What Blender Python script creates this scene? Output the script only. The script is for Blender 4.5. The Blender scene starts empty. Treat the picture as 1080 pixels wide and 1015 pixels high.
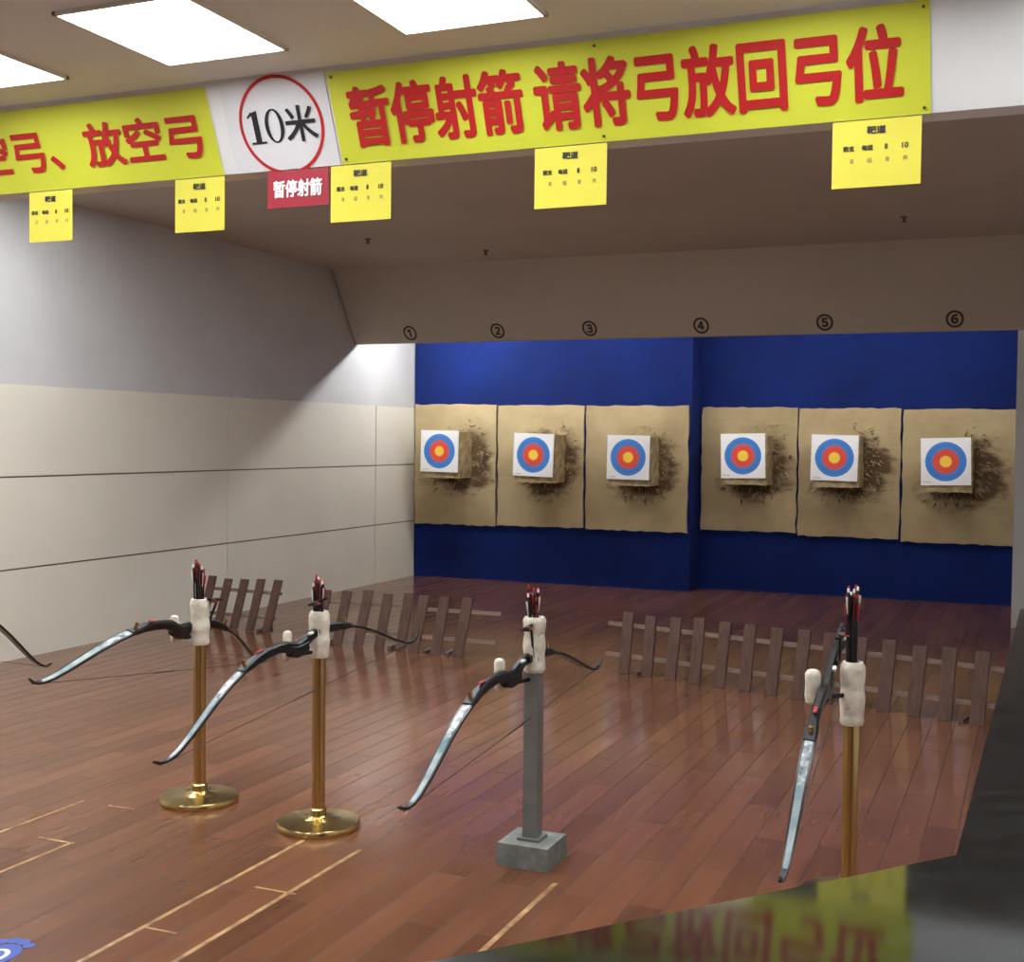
import bpy, math, random
from mathutils import Vector, Matrix
from math import sin, cos, radians, pi
random.seed(4)
sc=bpy.context.scene
try:
    sc.view_settings.view_transform='Standard'
except Exception: pass
def srgb(r,g,b):
    f=lambda c:(c/12.92 if c<=.04045 else ((c+.055)/1.055)**2.4)
    return (f(r/255),f(g/255),f(b/255),1)
# ------------------------------------------------------------ materials
def mat(name,col,rough=.6,metal=0,var=.0,scale=6,bump=0,bscale=40,col2=None,coat=0,stretch=None,emis=None,spec=None):
    m=bpy.data.materials.new(name); m.use_nodes=True; nt=m.node_tree; b=nt.nodes['Principled BSDF']
    b.inputs['Roughness'].default_value=rough; b.inputs['Metallic'].default_value=metal
    if spec is not None: b.inputs['Specular IOR Level'].default_value=spec
    if coat: b.inputs['Coat Weight'].default_value=coat; b.inputs['Coat Roughness'].default_value=.1
    tc=nt.nodes.new('ShaderNodeTexCoord'); mp=nt.nodes.new('ShaderNodeMapping')
    nt.links.new(tc.outputs['Object'],mp.inputs[0])
    if stretch: mp.inputs['Scale'].default_value=stretch
    n=nt.nodes.new('ShaderNodeTexNoise'); n.inputs['Scale'].default_value=scale; n.inputs['Detail'].default_value=5
    nt.links.new(mp.outputs[0],n.inputs['Vector'])
    r=nt.nodes.new('ShaderNodeValToRGB')
    c=srgb(*col)
    if col2: c2=srgb(*col2); lo,hi=c2,c
    else:
        lo=tuple(x*(1-var) for x in c[:3])+(1,); hi=tuple(min(1,x*(1+var)) for x in c[:3])+(1,)
    r.color_ramp.elements[0].position=.35; r.color_ramp.elements[1].position=.65
    r.color_ramp.elements[0].color=lo; r.color_ramp.elements[1].color=hi
    nt.links.new(n.outputs['Fac'],r.inputs[0]); nt.links.new(r.outputs[0],b.inputs['Base Color'])
    if bump:
        n2=nt.nodes.new('ShaderNodeTexNoise'); n2.inputs['Scale'].default_value=bscale; n2.inputs['Detail'].default_value=4
        nt.links.new(mp.outputs[0],n2.inputs['Vector'])
        bp=nt.nodes.new('ShaderNodeBump'); bp.inputs['Strength'].default_value=bump; bp.inputs['Distance'].default_value=.01
        nt.links.new(n2.outputs['Fac'],bp.inputs['Height']); nt.links.new(bp.outputs[0],b.inputs['Normal'])
    if emis:
        b.inputs['Emission Color'].default_value=emis[0]; b.inputs['Emission Strength'].default_value=emis[1]
    return m
M={}
M['wall_up']=mat('painted_plaster',(196,195,194),.8,var=.04,scale=1.5,bump=.05)
M['panel']=mat('beige_wall_panel',(224,219,204),.5,var=.03,scale=1.2,bump=.03)
M['gap']=mat('panel_joint',(120,105,90),.8)
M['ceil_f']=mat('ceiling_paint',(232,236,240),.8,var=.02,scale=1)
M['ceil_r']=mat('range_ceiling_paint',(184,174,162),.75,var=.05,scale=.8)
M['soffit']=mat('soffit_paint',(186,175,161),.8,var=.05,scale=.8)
M['beam']=mat('beam_paint',(220,218,216),.7,var=.02)
M['blue']=mat('blue_fabric',(13,34,98),.9,scale=1.6,col2=(11,28,82),bump=.3,bscale=9,spec=.2)
M['brass']=mat('brushed_brass',(206,182,122),.2,1,var=.12,scale=9,stretch=(1,1,.2))
M['grey']=mat('grey_painted_steel',(128,130,128),.4,.3,var=.12,scale=14)
M['concrete']=mat('concrete_block',(122,124,118),.85,var=.2,scale=18,bump=.4)
M['foam']=mat('white_foam_wrap',(234,226,210),.85,scale=22,col2=(202,190,170),bump=.4,bscale=50)
M['black']=mat('black_metal',(16,16,18),.4,.2,var=.2)
M['blimb']=mat('black_limb_laminate',(18,18,20),.3,.0,var=.2)
M['limb']=mat('limb_print',(184,196,194),.3,scale=9,col2=(58,108,120),stretch=(1,1,1))
M['limbw']=mat('limb_print_letters',(206,212,210),.3,scale=38,col2=(30,50,70))
M['red']=mat('red_vane',(170,26,30),.5,var=.1)
M['white']=mat('white_plastic',(235,235,232),.5,var=.02)
M['shaft']=mat('carbon_shaft',(25,22,24),.3,var=.2)
M['picket']=mat('picket_stained_wood',(88,64,54),.55,var=.25,scale=10,stretch=(4,4,1),bump=.2)
M['rail']=mat('rail_weathered_wood',(118,98,86),.6,var=.2,scale=8,stretch=(.5,4,4))
M['string']=mat('bow_string',(40,36,34),.6)
M['ban']=mat('yellow_banner_vinyl',(208,212,60),.5,var=.03,scale=3,bump=.05,bscale=5)
M['note']=mat('yellow_paper',(214,203,66),.7,var=.03)
M['redtxt']=mat('red_banner_ink',(184,20,20),.6,var=.03)
M['ink']=mat('black_ink',(24,22,22),.6,var=.05)
M['redsign']=mat('red_sign_vinyl',(150,12,38),.6,var=.04)
M['paper']=mat('white_sign_board',(214,212,214),.6,var=.02)
M['numink']=mat('brown_number_paint',(62,48,40),.7,var=.1)
M['tape']=mat('worn_yellow_seam',(206,166,108),.4,scale=14,col2=(120,80,58))
M['stick']=mat('blue_sticker',(60,90,180),.4,var=.05)
M['frame']=mat('light_frame',(225,222,215),.5,var=.02)
M['lamp']=mat('led_panel',(255,255,255),.5,emis=((.93,.97,1,1),15.5))
M['fill_range']=mat('range_fill_panel',(255,255,255),.5,emis=((.94,.97,1,1),30.0))  # glow of the added fill panels on the range ceiling
M['tube']=mat('tube_glow',(255,255,255),.5,emis=((.98,.98,1,1),50.0))
M['tubeL']=mat('tube_glow_bright',(255,255,255),.5,emis=((.95,.98,1,1),120.0))
M['granite']=mat('black_granite',(38,50,54),.06,scale=60,col2=(20,29,32),spec=.6)
M['counterbody']=mat('dark_counter_body',(34,36,40),.3,var=.1)
M['sensor']=mat('sprinkler_metal',(90,80,70),.4,.5,var=.1)
M['foamside']=mat('foam_block',(180,162,122),.9,scale=10,col2=(138,118,82),bump=.5,bscale=30)

def board_mat():
    m=bpy.data.materials.new('worn_cork_board'); m.use_nodes=True; nt=m.node_tree; N=nt.nodes.new; L=nt.links.new
    b=nt.nodes['Principled BSDF']; b.inputs['Roughness'].default_value=.9
    tc=N('ShaderNodeTexCoord')
    n1=N('ShaderNodeTexNoise'); n1.inputs['Scale'].default_value=2.2; n1.inputs['Detail'].default_value=6
    n2=N('ShaderNodeTexNoise'); n2.inputs['Scale'].default_value=4.5; n2.inputs['Detail'].default_value=9; n2.inputs['Roughness'].default_value=.68
    mp=N('ShaderNodeMapping'); L(tc.outputs['Object'],mp.inputs[0]); oi=N('ShaderNodeObjectInfo')
    m10=N('ShaderNodeMath'); m10.operation='MULTIPLY'; m10.inputs[1].default_value=37; L(oi.outputs['Random'],m10.inputs[0]); L(m10.outputs[0],mp.inputs['Location'])
    mp2=N('ShaderNodeMapping'); mp2.inputs['Scale'].default_value=(.8,1,1.7); L(mp.outputs[0],mp2.inputs[0])
    L(mp.outputs[0],n1.inputs['Vector']); L(mp2.outputs[0],n2.inputs['Vector'])
    r1=N('ShaderNodeValToRGB'); r1.color_ramp.elements[0].color=srgb(156,138,102); r1.color_ramp.elements[1].color=srgb(184,166,128)
    r1.color_ramp.elements[0].position=.3; r1.color_ramp.elements[1].position=.7; L(n1.outputs['Fac'],r1.inputs[0])
    ctr=N('ShaderNodeVectorMath'); ctr.operation='SUBTRACT'; ctr.inputs[1].default_value=(.12,0,.03); L(tc.outputs['Object'],ctr.inputs[0])
    sc_=N('ShaderNodeVectorMath'); sc_.operation='MULTIPLY'; sc_.inputs[1].default_value=(1.0,0,.95); L(ctr.outputs[0],sc_.inputs[0])
    ln=N('ShaderNodeVectorMath'); ln.operation='LENGTH'; L(sc_.outputs[0],ln.inputs[0])
    mr=N('ShaderNodeMapRange'); mr.inputs[1].default_value=.26; mr.inputs[2].default_value=.50; mr.inputs[3].default_value=.17; mr.inputs[4].default_value=-.22
    L(ln.outputs['Value'],mr.inputs[0])
    ad=N('ShaderNodeMath'); ad.operation='ADD'; L(mr.outputs[0],ad.inputs[0]); L(n2.outputs['Fac'],ad.inputs[1])
    r2=N('ShaderNodeValToRGB'); r2.color_ramp.elements[0].position=.48; r2.color_ramp.elements[1].position=.68
    L(ad.outputs[0],r2.inputs[0])
    mx=N('ShaderNodeMix'); mx.data_type='RGBA'; L(r2.outputs[0],mx.inputs[0]); L(r1.outputs[0],mx.inputs[6]); mx.inputs[7].default_value=srgb(96,74,48)
    L(mx.outputs[2],b.inputs['Base Color'])
    bp=N('ShaderNodeBump'); bp.inputs['Strength'].default_value=.6; bp.inputs['Distance'].default_value=.02; L(n2.outputs['Fac'],bp.inputs['Height']); L(bp.outputs[0],b.inputs['Normal'])
    return m
M['board']=board_mat()
def face_mat():
    m=bpy.data.materials.new('archery_target_print'); m.use_nodes=True; nt=m.node_tree; N=nt.nodes.new; L=nt.links.new
    b=nt.nodes['Principled BSDF']; b.inputs['Roughness'].default_value=.7
    tc=N('ShaderNodeTexCoord'); mu=N('ShaderNodeVectorMath'); mu.operation='MULTIPLY'; mu.inputs[1].default_value=(1,0,1)
    L(tc.outputs['Object'],mu.inputs[0]); ln=N('ShaderNodeVectorMath'); ln.operation='LENGTH'; L(mu.outputs[0],ln.inputs[0])
    mm=N('ShaderNodeMath'); mm.operation='MULTIPLY'; mm.inputs[1].default_value=4; L(ln.outputs['Value'],mm.inputs[0])
    r=N('ShaderNodeValToRGB'); cr=r.color_ramp; cr.interpolation='CONSTANT'
    Y=srgb(252,214,70); Rr=srgb(226,80,62); B=srgb(62,130,210); W=srgb(246,246,246); K=srgb(36,80,150)
    stops=[(0,Y),(.055*4,Rr),(.085*4,srgb(196,54,48)),(.088*4,Rr),(.122*4,B),(.156*4,K),(.159*4,B),(.192*4,W)]
    cr.elements[0].position=0; cr.elements[0].color=Y; cr.elements[1].position=stops[1][0]; cr.elements[1].color=stops[1][1]
    for p,c in stops[2:]:
        e=cr.elements.new(p); e.color=c
    L(mm.outputs[0],r.inputs[0]); L(r.outputs[0],b.inputs['Base Color'])
    return m
M['face']=face_mat()
def floor_mat():
    m=bpy.data.materials.new('laminate_wood_floor'); m.use_nodes=True; nt=m.node_tree; N=nt.nodes.new; L=nt.links.new
    b=nt.nodes['Principled BSDF']; tc=N('ShaderNodeTexCoord')
    mp=N('ShaderNodeMapping'); mp.inputs['Rotation'].default_value=(0,0,pi/2); L(tc.outputs['Object'],mp.inputs[0])
    br=N('ShaderNodeTexBrick'); L(mp.outputs[0],br.inputs['Vector']); br.inputs['Scale'].default_value=1; br.inputs['Brick Width'].default_value=.9
    br.inputs['Row Height'].default_value=.125; br.inputs['Mortar Size'].default_value=.0022; br.inputs['Mortar Smooth'].default_value=.3
    br.inputs['Color1'].default_value=srgb(126,82,58); br.inputs['Color2'].default_value=srgb(104,66,46); br.inputs['Mortar'].default_value=srgb(56,36,26)
    g=N('ShaderNodeMapping'); g.inputs['Scale'].default_value=(10,.8,1); L(tc.outputs['Object'],g.inputs[0])
    n=N('ShaderNodeTexNoise'); n.inputs['Scale'].default_value=2.2; n.inputs['Detail'].default_value=4; L(g.outputs[0],n.inputs['Vector'])
    r=N('ShaderNodeValToRGB'); r.color_ramp.elements[0].position=.3; r.color_ramp.elements[1].position=.75
    r.color_ramp.elements[0].color=(.82,.81,.80,1); r.color_ramp.elements[1].color=(1.05,1.05,1.04,1); L(n.outputs['Fac'],r.inputs[0])
    mx=N('ShaderNodeMix'); mx.data_type='RGBA'; mx.blend_type='MULTIPLY'; mx.inputs[0].default_value=1; L(br.outputs['Color'],mx.inputs[6]); L(r.outputs[0],mx.inputs[7])
    L(mx.outputs[2],b.inputs['Base Color'])
    # plank-to-plank gloss variation + rougher joints
    n3=N('ShaderNodeTexNoise'); n3.inputs['Scale'].default_value=1.2; n3.inputs['Detail'].default_value=3; L(g.outputs[0],n3.inputs['Vector'])
    mr=N('ShaderNodeMapRange'); mr.inputs[1].default_value=.3; mr.inputs[2].default_value=.7; mr.inputs[3].default_value=.11; mr.inputs[4].default_value=.22; L(n3.outputs['Fac'],mr.inputs[0])
    ma=N('ShaderNodeMath'); ma.operation='MULTIPLY_ADD'; ma.inputs[1].default_value=.5; L(br.outputs['Fac'],ma.inputs[0]); L(mr.outputs[0],ma.inputs[2]); L(ma.outputs[0],b.inputs['Roughness'])
    b.inputs['Specular IOR Level'].default_value=.48
    b.inputs['Specular Tint'].default_value=(1,.93,.87,1)
    return m
M['floor']=floor_mat()

# ------------------------------------------------------------ mesh builder
class MB:
    def __init__(s): s.v=[]; s.f=[]; s.m=[]; s.mats=[]; s.sm=[]
    def mi(s,k):
        if k not in s.mats: s.mats.append(k)
        return s.mats.index(k)
    def add(s,vs,fs,k,smooth=False):
        o=len(s.v); s.v+=[Vector(p) for p in vs]; i=s.mi(k)
        for f in fs: s.f.append([o+a for a in f]); s.m.append(i); s.sm.append(smooth)
    def obox(s,c,a,b,d,k):
        c,a,b,d=map(Vector,(c,a,b,d))
        vs=[c+a*i+b*j+d*l for i in(-1,1) for j in(-1,1) for l in(-1,1)]
        s.add(vs,[(0,1,3,2),(4,6,7,5),(0,4,5,1),(2,3,7,6),(0,2,6,4),(1,5,7,3)],k)
    def box(s,lo,hi,k):
        lo,hi=Vector(lo),Vector(hi); c=(lo+hi)/2; h=(hi-lo)/2
        s.obox(c,(h.x,0,0),(0,h.y,0),(0,0,h.z),k)
    def prism(s,pts,axis_fn,k):
        n=len(pts); vs=[axis_fn(p,0) for p in pts]+[axis_fn(p,1) for p in pts]
        s.add(vs,[tuple(range(n)),tuple(range(2*n-1,n-1,-1))]+[(i,(i+1)%n,n+(i+1)%n,n+i) for i in range(n)],k)
    def sweep(s,secs,k,smooth=True,closed_caps=True):
        n=len(secs[0]); vs=[p for r in secs for p in r]; fs=[]
        for j in range(len(secs)-1):
            for i in range(n): fs.append((j*n+i,j*n+(i+1)%n,(j+1)*n+(i+1)%n,(j+1)*n+i))
        if closed_caps: fs.append(tuple(range(n-1,-1,-1))); fs.append(tuple((len(secs)-1)*n+i for i in range(n)))
        s.add(vs,fs,k,smooth)
    def tube(s,pts,rad,k,n=12,smooth=True):
        pts=[Vector(p) for p in pts]; secs=[]
        if not hasattr(rad,'__len__'): rad=[rad]*len(pts)
        for i,p in enumerate(pts):
            t=(pts[min(i+1,len(pts)-1)]-pts[max(i-1,0)]).normalized()
            if t.length<1e-6: t=Vector((0,0,1))
            a=t.cross(Vector((0,0,1)))
            if a.length<.1: a=t.cross(Vector((1,0,0)))
            a.normalize(); b=t.cross(a)
            secs.append([p+a*(rad[i]*cos(2*pi*j/n))+b*(rad[i]*sin(2*pi*j/n)) for j in range(n)])
        s.sweep(secs,k,smooth)
    def lathe(s,prof,c,k,n=40,smooth=True,caps=True):
        c=Vector(c); secs=[[c+Vector((r*cos(2*pi*j/n),r*sin(2*pi*j/n),z)) for j in range(n)] for r,z in prof]
        s.sweep(secs,k,smooth,caps)
    def obj(s,name,origin=(0,0,0),parent=None):
        o_=Vector(origin); me=bpy.data.meshes.new(name); me.from_pydata([tuple(v-o_) for v in s.v],[],s.f)
        for k in s.mats: me.materials.append(M[k])
        me.polygons.foreach_set('material_index',s.m); me.polygons.foreach_set('use_smooth',s.sm); me.update()
        import bmesh
        bm=bmesh.new(); bm.from_mesh(me); bmesh.ops.recalc_face_normals(bm,faces=bm.faces); bm.to_mesh(me); bm.free()
        try: me.set_sharp_from_angle(angle=radians(40))
        except Exception: pass
        ob=bpy.data.objects.new(name,me); ob.location=o_; bpy.context.collection.objects.link(ob)
        if parent: ob.parent=parent; ob.matrix_parent_inverse=parent.matrix_world.inverted()
        return ob
def text_mesh(body,w,h):
    c=bpy.data.curves.new('txt','FONT'); c.body=body; c.size=1; c.resolution_u=4
    o=bpy.data.objects.new('txt',c); bpy.context.collection.objects.link(o); bpy.context.view_layer.update()
    dg=bpy.context.evaluated_depsgraph_get(); me=bpy.data.meshes.new_from_object(o.evaluated_get(dg))
    vs=[v.co.copy() for v in me.vertices]; fs=[tuple(p.vertices) for p in me.polygons]
    bpy.data.objects.remove(o); bpy.data.meshes.remove(me)
    x0=min(v.x for v in vs);x1=max(v.x for v in vs);y0=min(v.y for v in vs);y1=max(v.y for v in vs)
    sx=w/(x1-x0); sy=h/(y1-y0) if h else sx
    return [Vector(((v.x-(x0+x1)/2)*sx,(v.y-(y0+y1)/2)*sy,0)) for v in vs],fs
def add_text(mb,body,cx,cy,w,h,T,k,bold=.0,lift=.003):
    """bold = stroke thickening in metres (overlaid shifted strokes)"""
    vs,fs=text_mesh(body,w-2*bold,h-2*bold)
    if bold>0: sh=[(bold*cos(a),bold*sin(a)) for a in (pi/8+i*pi/4 for i in range(8))]
    else: sh=[(0,0)]
    for i,(dx,dy) in enumerate(sh):
        mb.add([T(v.x+cx+dx,v.y+cy+dy,lift+i*.00012) for v in vs],fs,k)

# ------------------------------------------------------------ dimensions
XL=-6.61; XR=.95; YB1=12.785; YB2=13.15; XS=-3.33; ZC=2.97; ZR=3.31; YF=-2.6
b=MB(); b.box((XL-.15,YF-.1,-.1),(XR+.15,YB2+.15,0),'floor'); b.obj('floor')
b=MB(); b.box((XL-.15,YF,-.0),(XL-.02,YB2+.1,3.5),'wall_up')
ys=[YF,-1.55,1.14,3.82,6.5,9.17,11.86,YB1]; zs=[0,.6405,1.2939,1.951]
b.box((XL-.02,YF,0),(XL-.012,YB1,1.94),'gap')
for i in range(len(ys)-1):
    for j in range(3):
        b.box((XL-.012,ys[i]+.006,zs[j]+(.006 if j else 0)),(XL,ys[i+1]-.006,zs[j+1]-.006),'panel')
b.obj('wall_left')
b=MB(); b.box((XL-.15,YF-.15,0),(XR+.15,YF,3.5),'wall_up'); b.obj('wall_front')
b=MB(); b.box((XR,YF,0),(XR+.15,YB2+.1,3.5),'wall_up'); b.obj('wall_right')
b=MB(); b.box((XL,YB1,0),(XS,YB1+.5,3.45),'blue'); b.box((XS-.02,YB2,0),(XR,YB2+.14,3.45),'blue'); b.obj('wall_back')
b=MB(); b.box((-.145,11.6,0),(XR,YB2,3.3),'wall_up'); b.obj('wall_partition')
b=MB(); b.box((XL-.1,YF,ZC),(XR+.1,4.0,ZC+.12),'ceil_f'); b.obj('ceiling')
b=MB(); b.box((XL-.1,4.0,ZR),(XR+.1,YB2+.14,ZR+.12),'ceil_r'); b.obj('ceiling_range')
bx=lambda p,i:(XL if i==0 else XR,p[0],p[1])
b=MB(); b.prism([(3.992,2.97),(4.13,2.64),(4.24,2.64),(4.24,ZR+.02),(3.992,ZR+.02)],bx,'beam'); b.obj('beam_trim')
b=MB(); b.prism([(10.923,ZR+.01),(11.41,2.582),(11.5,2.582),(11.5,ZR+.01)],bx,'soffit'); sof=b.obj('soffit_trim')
# ------------------------------------------------------------ light panels
def light_panel(x0,x1,y0,y1,Z=ZC,k='lamp'):
    b=MB(); b.box((x0+.012,y0+.012,Z-.008),(x1-.012,y1-.012,Z-.001),k)
    for lo,hi in (((x0,y0),(x1,y0+.012)),((x0,y1-.012),(x1,y1)),((x0,y0),(x0+.012,y1)),((x1-.012,y0),(x1,y1))):
        b.box((lo[0],lo[1],Z-.012),(hi[0],hi[1],Z-.0005),'frame')
    b.obj('ceiling_light_panel')
for y0 in (3.16,.9,-1.4):
    for xc in (-5.7,-4.7,-3.7,-2.71,-1.73,-.72,.3):
        if y0<3 and xc in (-5.7,-3.7,-1.73,.3): continue
        light_panel(xc-.26,xc+.26,y0,y0+.59)
for y0 in (4.7,6.0):
    for xc in (-5.6,-3.6,-1.6): light_panel(xc-.3,xc+.3,y0,y0+.6,ZR,'fill_range')  # unseen fill panels behind the beam, added to brighten the range
# cove lamps
def cove(x0,x1,k):
    b=MB(); b.tube([(x0,11.85,2.80),(x1,11.85,2.80)],.028,k,8)
    b.box((x0-.03,11.80,2.84),(x1+.03,11.90,2.90),'frame')
    for x in (x0-.02,x1+.02): b.box((x-.02,11.82,2.77),(x+.02,11.88,2.85),'frame')
    for x in (x0+.15,x1-.15): b.tube([(x,11.85,2.89),(x,11.85,ZR-.002)],.006,'sensor',8)
    b.obj('fluorescent_tube_lamp')
cove(-6.35,-5.1,'tubeL'); cove(-4.8,-3.6,'tube'); cove(-3.1,-1.9,'tube'); cove(-1.6,-.4,'tube')

# ------------------------------------------------------------ banners
TH=math.atan2(.33,-.138)
def Tban(x,y,l):
    up=Vector((0,cos(TH),sin(TH))); n=Vector((0,-sin(TH),cos(TH)))
    return Vector((x,4.13,2.64))+up*y+n*(l+.002)
def slab(mb,x0,x1,y0,y1,T,k,t=.003,l0=0):
    vs=[T(x,y,l) for x in(x0,x1) for y in(y0,y1) for l in(l0,l0+t)]
    mb.add(vs,[(0,1,3,2),(4,6,7,5),(0,4,5,1),(2,3,7,6),(0,2,6,4),(1,5,7,3)],k)
def wavy(mb,x0,x1,y0,y1,k):
    n=60; vs=[]; fs=[]
    for i in range(n+1):
        x=x0+(x1-x0)*i/n
        for y in (y0,(y0+y1)/2,y1):
            vs.append(Tban(x,y,.003+.0012*sin(x*9)*(1 if y!=y1 else .3)))
    for i in range(n):
        for j in (0,1): fs.append((3*i+j,3*i+j+1,3*i+j+4,3*i+j+3))
    mb.add(vs,fs,k,True)
b=MB(); wavy(b,-2.449,-.321,0,.338,'ban')
add_text(b,'暂停射箭',-2.03,.168,.70,.225,Tban,'redtxt',.0065,.007)
add_text(b,'请将弓放回弓位',-1.02,.168,1.24,.235,Tban,'redtxt',.0065,.007)
for x in (-2.43,-1.4,-.34):
    for y in (.02,.32): b.tube([Tban(x,y,.004),Tban(x,y,.009)],.005,'sensor',8)
b.obj('yellow_banner')
b=MB(); wavy(b,-5.0,-2.995,0,.338,'ban')
add_text(b,'严禁拉空弓、放空弓',-3.95,.165,1.79,.18,Tban,'redtxt',.005,.007)
b.obj('yellow_banner')
b=MB(); slab(b,-2.93,-2.46,.0,.345,Tban,'paper',.002)
cx,cy=-2.685,.168
n=64
def ring(mb,cx,cy,r0,r1,T,k,l):
    vs=[];fs=[]
    for i in range(n):
        a=2*pi*i/n
        vs+= [T(cx+r0*cos(a),cy+r0*sin(a),l),T(cx+r1*cos(a),cy+r1*sin(a),l)]
    for i in range(n):
        j=(i+1)%n; fs.append((2*i,2*i+1,2*j+1,2*j))
    mb.add(vs,fs,k)
ring(b,cx,cy,.174,.187,Tban,'redtxt',.004)
def one(mb,x,y,h):
    w=.013
    for q in ([(x-w,y-h/2+.008),(x+w,y-h/2+.008),(x+w,y+h/2),(x-w,y+h/2-.006)],[(x-.034,y-h/2),(x+.034,y-h/2),(x+.034,y-h/2+.008),(x-.034,y-h/2+.008)],[(x-.034,y+h/2-.028),(x-w,y+h/2-.016),(x-w,y+h/2-.002),(x-.034,y+h/2-.020)]):
        mb.add([Tban(a,c,.005) for a,c in q],[(0,1,2,3)],'ink')
one(b,cx-.112,cy,.125)
vs=[];fs=[]
for i in range(48):
    a=2*pi*i/48; vs+=[Tban(cx-.030+.025*cos(a),cy+.058*sin(a),.005),Tban(cx-.030+.042*cos(a),cy+.064*sin(a),.005)]
for i in range(48):
    j=(i+1)%48; fs.append((2*i,2*i+1,2*j+1,2*j))
b.add(vs,fs,'ink')
add_text(b,'米',cx+.087,cy,.14,.135,Tban,'ink',.0022,.005)
b.obj('distance_sign')
Tv=lambda x,y,l:Vector((x,4.122-l,y))
b=MB(); slab(b,-2.785,-2.51,2.490,2.632,Tv,'redsign',.004)
add_text(b,'暂停射箭',-2.647,2.562,.22,.068,Tv,'white',.002,.006); b.obj('red_sign')
for xc,w in ((-3.88,.235),(-3.11,.24),(-2.37,.26),(-1.525,.27),(-.485,.275)):
    b=MB(); slab(b,xc-w/2,xc+w/2,2.42,2.633,Tv,'note',.002)
    add_text(b,'靶道',xc,2.600,.06,.026,Tv,'ink',.001,.004)
    for i,t in enumerate(('箭支','每组','8','10')):
        add_text(b,t,xc-.085+.058*i,2.545,.036 if i<2 else (.02 if len(t)==2 else .01),.018,Tv,'ink',.0006,.004)
    for i in range(4): add_text(b,'支组发共'[i],xc-.075+.055*i,2.505,.016,.016,Tv,'rail',.0,.004)
    b.obj('lane_notice')
T2=math.atan2(.728,-.487)
for x,t in zip((-5.93,-4.95,-3.98,-2.88,-1.75,-.65),'①②③④⑤⑥'):
    Ts=lambda a,c,l:Vector((0,11.41,2.582))+Vector((a,0,0))+Vector((0,cos(T2),sin(T2)))*c+Vector((0,-sin(T2),cos(T2)))*l
    b=MB(); add_text(b,t,x,.115,.15,.17,Ts,'numink',.005,.003); b.obj('lane_number')
for x,y in ((-5.32,9.38),(-4.62,10.3),(-.94,9.8)):
    b=MB(); b.lathe([(.03,-.001),(.03,-.006),(.012,-.01),(.01,-.035),(.022,-.04),(.022,-.044)],(x,y,ZR),'sensor',16); b.obj('ceiling_sprinkler')

# ------------------------------------------------------------ target boards + blocks
def ragged(mb,x0,x1,z0,z1,y0,y1,k,amp=.008):
    pts=[]
    def edge(a,c,n):
        for i in range(n):
            t=i/n; pts.append((a[0]+(c[0]-a[0])*t+random.uniform(-amp,amp),a[1]+(c[1]-a[1])*t+random.uniform(-amp,amp)))
    edge((x0,z0),(x1,z0),18); edge((x1,z0),(x1,z1),14); edge((x1,z1),(x0,z1),14); edge((x0,z1),(x0,z0),14)
    mb.prism(pts,lambda p,i:(p[0],y0 if i==0 else y1,p[1]),k)
bd=[(-6.59,-5.57,.615,1.985,YB1,-6.11,1.455),(-5.545,-4.525,.63,1.975,YB1,-4.98,1.43),(-4.495,-3.36,.625,1.97,YB1,-3.91,1.42),
    (-3.30,-2.285,.645,1.965,YB2,-2.78,1.45),(-2.265,-1.245,.62,1.955,YB2,-1.85,1.445),(-1.22,-.16,.60,1.945,YB2,-.785,1.425)]
for x0,x1,z0,z1,yb,fx,fz in bd:
    o=((x0+x1)/2,yb,(z0+z1)/2)
    b=MB(); ragged(b,x0,x1,z0,z1,yb-.035,yb-.001,'board',.007); b.obj('target_backboard',o)
    b=MB(); y1=yb-.045; y0=yb-.36
    ragged(b,fx-.215,fx+.245,fz-.30,fz+.215,y0,y1,'foamside',.006)
    for i in range(150):
        a=random.uniform(-2.7,1.2); rr=random.uniform(.24,.42)
        p=Vector((fx+.02+rr*cos(a),yb-.042,fz-.05+rr*sin(a)*1.1))
        if not(x0+.03<p.x<x1-.03 and z0+.05<p.z<z1-.05): continue
        d=Vector((cos(a)+random.uniform(-.6,.6),-random.uniform(.3,1.2),sin(a)*.7-random.uniform(0,.8))).normalized()*random.uniform(.03,.09)
        q=Vector((-d.z,0,d.x)).normalized()*random.uniform(.003,.012)
        b.add([p-q,p+q,p+d],[(0,1,2)],'foamside' if i%3 else 'picket')
    b.obj('foam_target_block',(fx,y0,fz))
    b=MB(); tl=random.uniform(-.03,.03); s=.232
    cs=((-1,-1),(1,-1),(1,1),(-1,1))
    b.add([(fx+a*s*cos(tl)-c*s*sin(tl),y0-.012-.01*(a+1)*.2,fz+c*s*cos(tl)+a*s*sin(tl)) for a,c in cs]+
          [(fx+a*s*cos(tl)-c*s*sin(tl),y0-.008,fz+c*s*cos(tl)+a*s*sin(tl)) for a,c in cs],
          [(0,1,2,3),(7,6,5,4),(0,4,5,1),(1,5,6,2),(2,6,7,3),(3,7,4,0)],'face')
    Tf=lambda x,y,l:Vector((x,y0-.02,y)); add_text(b,'Archery',fx-.17,fz-.205,.07,.018,Tf,'ink',0,0)
    b.obj('target_face',(fx,y0,fz))

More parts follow.
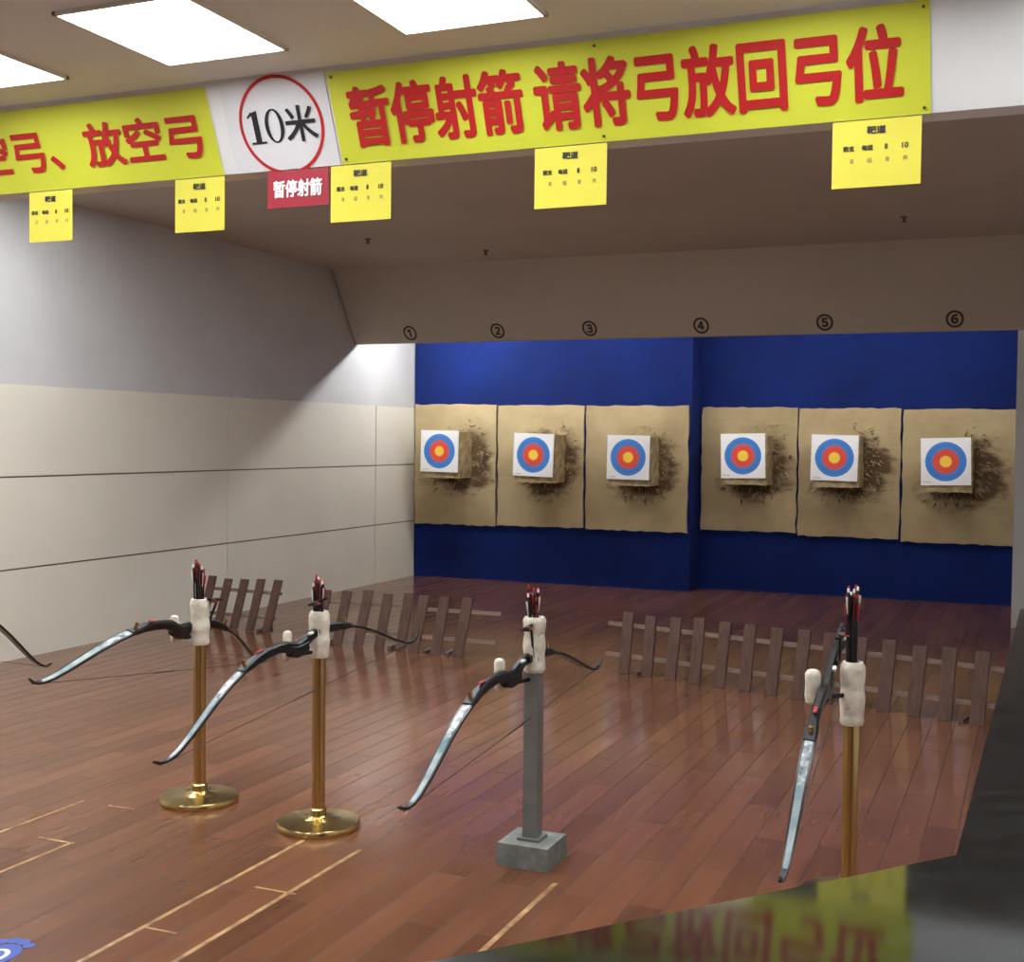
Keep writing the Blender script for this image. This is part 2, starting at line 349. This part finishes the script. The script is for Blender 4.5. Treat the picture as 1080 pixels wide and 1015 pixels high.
# ------------------------------------------------------------ picket fences
def fence(p0,p1,n,lean,ext0,ext1,hgt=.43,back=.04):
    p0=Vector((*p0,0)); p1=Vector((*p1,0)); d=(p1-p0).normalized(); nrm=Vector((-d.y,d.x,0))
    b=MB(); up=(Vector((0,0,1))+d*lean+nrm*back/hgt).normalized()
    for i in range(n):
        t=i/(n-1); p=p0.lerp(p1,t); h=hgt*(1+random.uniform(-.03,.03)); l=(up+d*random.uniform(-.03,.03)).normalized()
        c=p+l*(h/2)+Vector((0,0,.003)); b.obox(c,d*.040,nrm*.008,l*h/2,'picket')
    for z in (.12,.33):
        o=up*z+nrm*.018
        a=p0-d*ext0+o; e=p1+d*ext1+o; b.obox((a+e)/2,(e-a)/2,nrm*.009,up*.013,'rail')
    for t in (.5/(n-1),1-.5/(n-1)):
        p=p0.lerp(p1,t)+nrm*.03; b.obox(p+Vector((0,0,.012))+nrm*.06,d*.015,nrm*.09,Vector((0,0,.011)),'picket')
    b.obj('picket_fence')
fence((-6.40,8.52),(-5.72,8.46),5,.22,.04,.05)
fence((-5.08,8.2),(-4.36,8.22),5,.14,.08,.03)
fence((-4.22,8.16),(-3.86,8.17),3,.14,.04,.28)
fence((-2.55,8.07),(-.26,7.46),14,.03,.17,.15,.42)

# ------------------------------------------------------------ bow stands
def foam_sleeve(b,x,y,z0,z1,r,k='foam'):
    prof=[]; nn=16; ph=random.uniform(0,6)
    for i in range(nn+1):
        z=z0+(z1-z0)*i/nn; rr=r*(1+.05*sin(i*.9+ph)+.02*random.uniform(-1,1))
        if i in (0,nn): rr*=.86
        prof.append((rr,z))
    prof+= [(r*.62,z1),(r*.6,z1-.05)]
    b.lathe([(r*.6,z0)]+prof,(x,y,0),k,24,caps=True)
def stand(x,y,zf0,zf1,kind,R,hr):
    b=MB()
    if kind=='brass':
        b.lathe([(.001,0),(.168,0),(.170,.006),(.170,.022),(.165,.028),(.10,.034),(.045,.042),(.034,.05),(.034,.075),(.029,.08),(.028,.08)],(x,y,0),'brass',56)
        b.lathe([(.027,.03),(.027,zf1-.06)],(x,y,0),'brass',28)
    else:
        b.prism([(-.105,-.105),(.105,-.105),(.105,.105),(-.105,.105)],lambda p,i:(x+p[0]*(1 if i==0 else .96),y+p[1]*(1 if i==0 else .96),0 if i==0 else .085),'concrete')
        b.box((x-.029,y-.029,.08),(x+.029,y+.029,zf1-.06),'grey')
        b.box((x-.045,y-.045,.085),(x+.045,y+.045,.095),'grey')
    foam_sleeve(b,x,y,zf0,zf1,.042)
    za=R.z-.065
    e=Vector((R.x-.045,R.y-.0,za)); s0=Vector((x,y,za))
    b.tube([s0,(s0+e)/2,e,e+Vector((0,0,.03))],.008,'black',10)
    b.tube([e+Vector((0,0,q)) for q in (-.02,-.012,.01,.05,.085,.096,.10)],[hr*.5,hr*.9,hr*1.05,hr,hr*1.04,hr*.8,hr*.4],'foam',14)
    return b.obj('bow_stand_post',(x,y,0))
def arrows(x,y,z0,z1,n=10):
    b=MB()
    for i in range(n):
        a=2*pi*i/n+.3; r=.012 if i%2 else .021
        if i==0: r=0
        px,py=x+r*cos(a),y+r*sin(a); dx,dy=(px-x)*.35+random.uniform(-.004,.004),(py-y)*.35
        zt=z1-random.uniform(0,.045)
        P=lambda z:Vector((px+dx*(z-z0)/(z1-z0),py+dy*(z-z0)/(z1-z0),z))
        b.tube([P(z0),P(zt-.012)],.0038,'shaft',8)
        b.tube([P(zt-.014),P(zt-.004),P(zt)],[.0044,.0042,.0025],'red' if i%3 else 'white',8)
        for j in range(3):
            th=a+2*pi*j/3; d=Vector((cos(th),sin(th),0)); t_=Vector((-sin(th),cos(th),0))*.0008
            L_=.065; zb=zt-.03-L_
            base=[P(zb),P(zb+L_)]; pts=[base[0]+d*.003,base[0]+Vector((0,0,L_*.55))+d*.010,base[1]+d*.012,base[1]+d*.003]
            vs=[p+t_ for p in pts]+[p-t_ for p in pts]
            b.add(vs,[(0,1,2,3),(7,6,5,4),(0,4,5,1),(1,5,6,2),(2,6,7,3),(3,7,4,0)],('red','shaft','shaft')[j] if i%3 else ('white','shaft','red')[j])
    b.obj('arrow_bundle',(x,y,z0))
def bow(R,u,w):
    R,u,w=Vector(R),Vector(u).normalized(),Vector(w); w=(w-u*w.dot(u)).normalized(); v=u.cross(w)
    P=lambda s,o,q=0:R+u*s+w*o+v*q
    b=MB()
    def sec(s,o,hw,ht):
        c=min(hw,ht)*.45; pts=[(-hw+c,-ht),(hw-c,-ht),(hw,-ht+c),(hw,ht-c),(hw-c,ht),(-hw+c,ht),(-hw,ht-c),(-hw,-ht+c)]
        return [P(s,o)+v*p[0]+w*p[1] for p in pts]
    ris=[(-.335,.030,.020,.009),(-.30,.020,.022,.015),(-.24,.008,.015,.018),(-.17,.0,.012,.019),(-.10,.002,.012,.018),(-.065,.012,.014,.020),(-.03,.026,.017,.026),(.0,.030,.016,.024),(.04,.022,.016,.026),(.07,.008,.018,.024),(.12,.0,.015,.018),(.19,.002,.014,.019),(.25,.010,.016,.018),(.30,.020,.022,.015),(.335,.030,.020,.009)]
    b.sweep([sec(*r) for r in ris],'black')
    prof=[(.27,.012),(.33,.030),(.40,.055),(.48,.093),(.56,.137),(.63,.176),(.69,.205),(.735,.219),(.765,.221),(.79,.214),(.81,.202)]
    wid=[.021,.0215,.021,.0195,.018,.016,.0135,.011,.009,.0075,.005]
    for sg in (1,-1):
        S=[];I=[];I2=[]
        for i,(s,o) in enumerate(prof):
            a=prof[max(i-1,0)]; c=prof[min(i+1,len(prof)-1)]; ds,do=c[0]-a[0],c[1]-a[1]; l=math.hypot(ds,do); ds/=l; do/=l
            nv=(w*ds-u*sg*do)
            ht=.0045 if i<8 else .0038
            cpt=P(sg*s,o)
            def rect(hw,h0,h1,cp=cpt,nv=nv): return [cp+v*a_+nv*b_ for a_,b_ in ((-hw,h0),(hw,h0),(hw,h1),(-hw,h1))]
            S.append(rect(wid[i],-ht,ht)); I.append(rect(wid[i]*.62,-ht-.0012,-ht+.001)); I2.append(rect(wid[i]*.62,ht-.001,ht+.0012))
        b.sweep(S,'blimb')
        b.sweep(I[3:8],'limb'); b.sweep(I2[2:8],'limb'); b.sweep(I[1:4],'limbw')
        b.tube([P(sg*.31,-.012),P(sg*.31,.02)],.008,'brass',10)
        b.tube([P(sg*.785,.216),P(sg*.80,.208)],.006,'black',8)
    b.tube([P(.787,.224),P(.74,.2245),P(0,.226),P(-.74,.2245),P(-.787,.224)],.0016,'string',6)
    b.tube([P(.07,.226),P(-.07,.226)],.003,'string',6)
    b.sweep([sec(*r) for r in ((-.05,.034,.018,.022),(-.02,.040,.020,.026),(.02,.040,.020,.026),(.055,.028,.018,.024))],'black')
    b.obox(P(-.15,-.0,.017),u*.03,w*.012,v*.003,'black')
    b.obox(P(-.15,-.065,.022),u*.004,w*.065,v*.004,'black')
    b.obox(P(-.13,-.125,.022),u*.055,w*.004,v*.006,'black')
    b.obox(P(-.10,-.125,.032),u*.01,w*.008,v*.010,'sensor')
    b.tube([P(-.10,-.125,.04),P(-.10,-.125,.06)],.003,'red',8)
    b.obox(P(-.07,-.01,.016),u*.012,w*.004,v*.006,'white')
    b.obox(P(.22,-.018,0),u*.018,w*.002,v*.006,'red')
    b.obj('recurve_bow',R)
posts=[(-4.76,4.40,.69,.89,1.05,'brass',.018),(-3.33,4.42,.69,.89,1.06,'brass',.018),(-2.67,4.33,.70,.89,1.04,'brass',.018),(-1.72,4.32,.72,.93,1.05,'grey',.02),(-.56,4.40,.62,.84,1.11,'brass',.026)]
bows=[((-4.74,4.30,.79),(0,-.97,.25),(0,-.25,-.97)),
      ((-3.35,4.33,.79),(.02,-.99,.11),(-.35,-.11,-.93)),
      ((-2.68,4.18,.79),(-.12,-.98,-.14),(.08,.13,-.99)),
      ((-1.74,4.14,.76),(-.07,-.99,-.13),(.06,.13,-.99)),
      ((-.63,4.27,.79),(-.01,-.94,-.34),(-.05,.34,-.94))]
for (x,y,f0,f1,at,kind,hr),(R,u,w) in zip(posts,bows):
    stand(x,y,f0,f1,kind,Vector(R),hr); arrows(x,y,f1-.055,at); bow(R,u,w)

# ------------------------------------------------------------ counter
poly=[(-.40,.32),(-.036,.76),(-.012,1.95),(XR-.005,1.95),(XR-.005,.32)]
b=MB(); b.prism(poly,lambda p,i:(p[0],p[1],1.32 if i==0 else 1.36),'granite')
inn=[(-.33,.345),(0,.75),(.02,1.92),(XR-.01,1.92),(XR-.01,.345)]
b.prism(inn,lambda p,i:(p[0],p[1],0 if i==0 else 1.32),'counterbody'); b.obj('granite_counter')

# ------------------------------------------------------------ floor seams + sticker
b=MB()
def seam(x0,y0,x1,y1,w=.016):
    if abs(x1-x0)<abs(y1-y0): b.box((x0-w/2,y0,.0),(x0+w/2,y1,.0012),'tape')
    else: b.box((x0,y0-w/2,.0),(x1,y0+w/2,.0012),'tape')
seam(-2.63,2.4,-2.63,4.16,.018); seam(-1.55,3.0,-1.55,4.13,.02); seam(-2.37,2.5,-2.37,4.15,.018); seam(-3.435,3.2,-3.435,3.75,.014)
seam(-3.785,3.4,-3.785,4.21,.012); seam(-2.62,3.2,-2.50,3.2,.012); seam(-3.64,4.2,-3.5,4.2,.010); seam(-2.51,3.65,-2.34,3.65,.012); seam(-3.6,3.75,-3.42,3.75,.012)
b.obj('floor_tape_marking')
b=MB()
def disc(cx,cy,rx,ry,z,k,n=28):
    vs=[(cx+rx*cos(2*pi*i/n),cy+ry*sin(2*pi*i/n)) for i in range(n)]; b.prism(vs,lambda p,i:(p[0],p[1],z-.0008 if i==0 else z),k)
sx_,sy_=-2.895,2.84
disc(sx_,sy_,.065,.085,.0012,'stick')
for dx,dy,r in ((-.06,.085,.018),(-.03,.105,.02),(.005,.108,.02),(.04,.095,.018)): disc(sx_+dx,sy_+dy,r,r*1.1,.0012,'stick')
disc(sx_,sy_-.01,.04,.055,.0022,'white'); disc(sx_,sy_-.01,.025,.038,.0032,'stick')
b.obj('floor_sticker')

# ------------------------------------------------------------ world + camera
w=bpy.data.worlds.new('w'); sc.world=w; w.use_nodes=True; w.node_tree.nodes['Background'].inputs[0].default_value=(.9,.92,1,1); w.node_tree.nodes['Background'].inputs[1].default_value=.2
f,yaw,pitch,roll=1304.41,.3985,.0340,.0109
F=Vector((-sin(yaw)*cos(pitch),cos(yaw)*cos(pitch),-sin(pitch))); R0=Vector((cos(yaw),sin(yaw),0)); D0=F.cross(R0)
Rv=R0*cos(roll)-D0*sin(roll); D=D0*cos(roll)+R0*sin(roll)
cd=bpy.data.cameras.new('camera'); cam=bpy.data.objects.new('camera',cd); bpy.context.collection.objects.link(cam)
m=Matrix((( Rv.x,-D.x,-F.x,0),(Rv.y,-D.y,-F.y,0),(Rv.z,-D.z,-F.z,1.6),(0,0,0,1))); cam.matrix_world=m
cd.sensor_fit='HORIZONTAL'; cd.sensor_width=36; cd.lens=f/1080*36; cd.clip_start=.02; cd.clip_end=100
sc.camera=cam
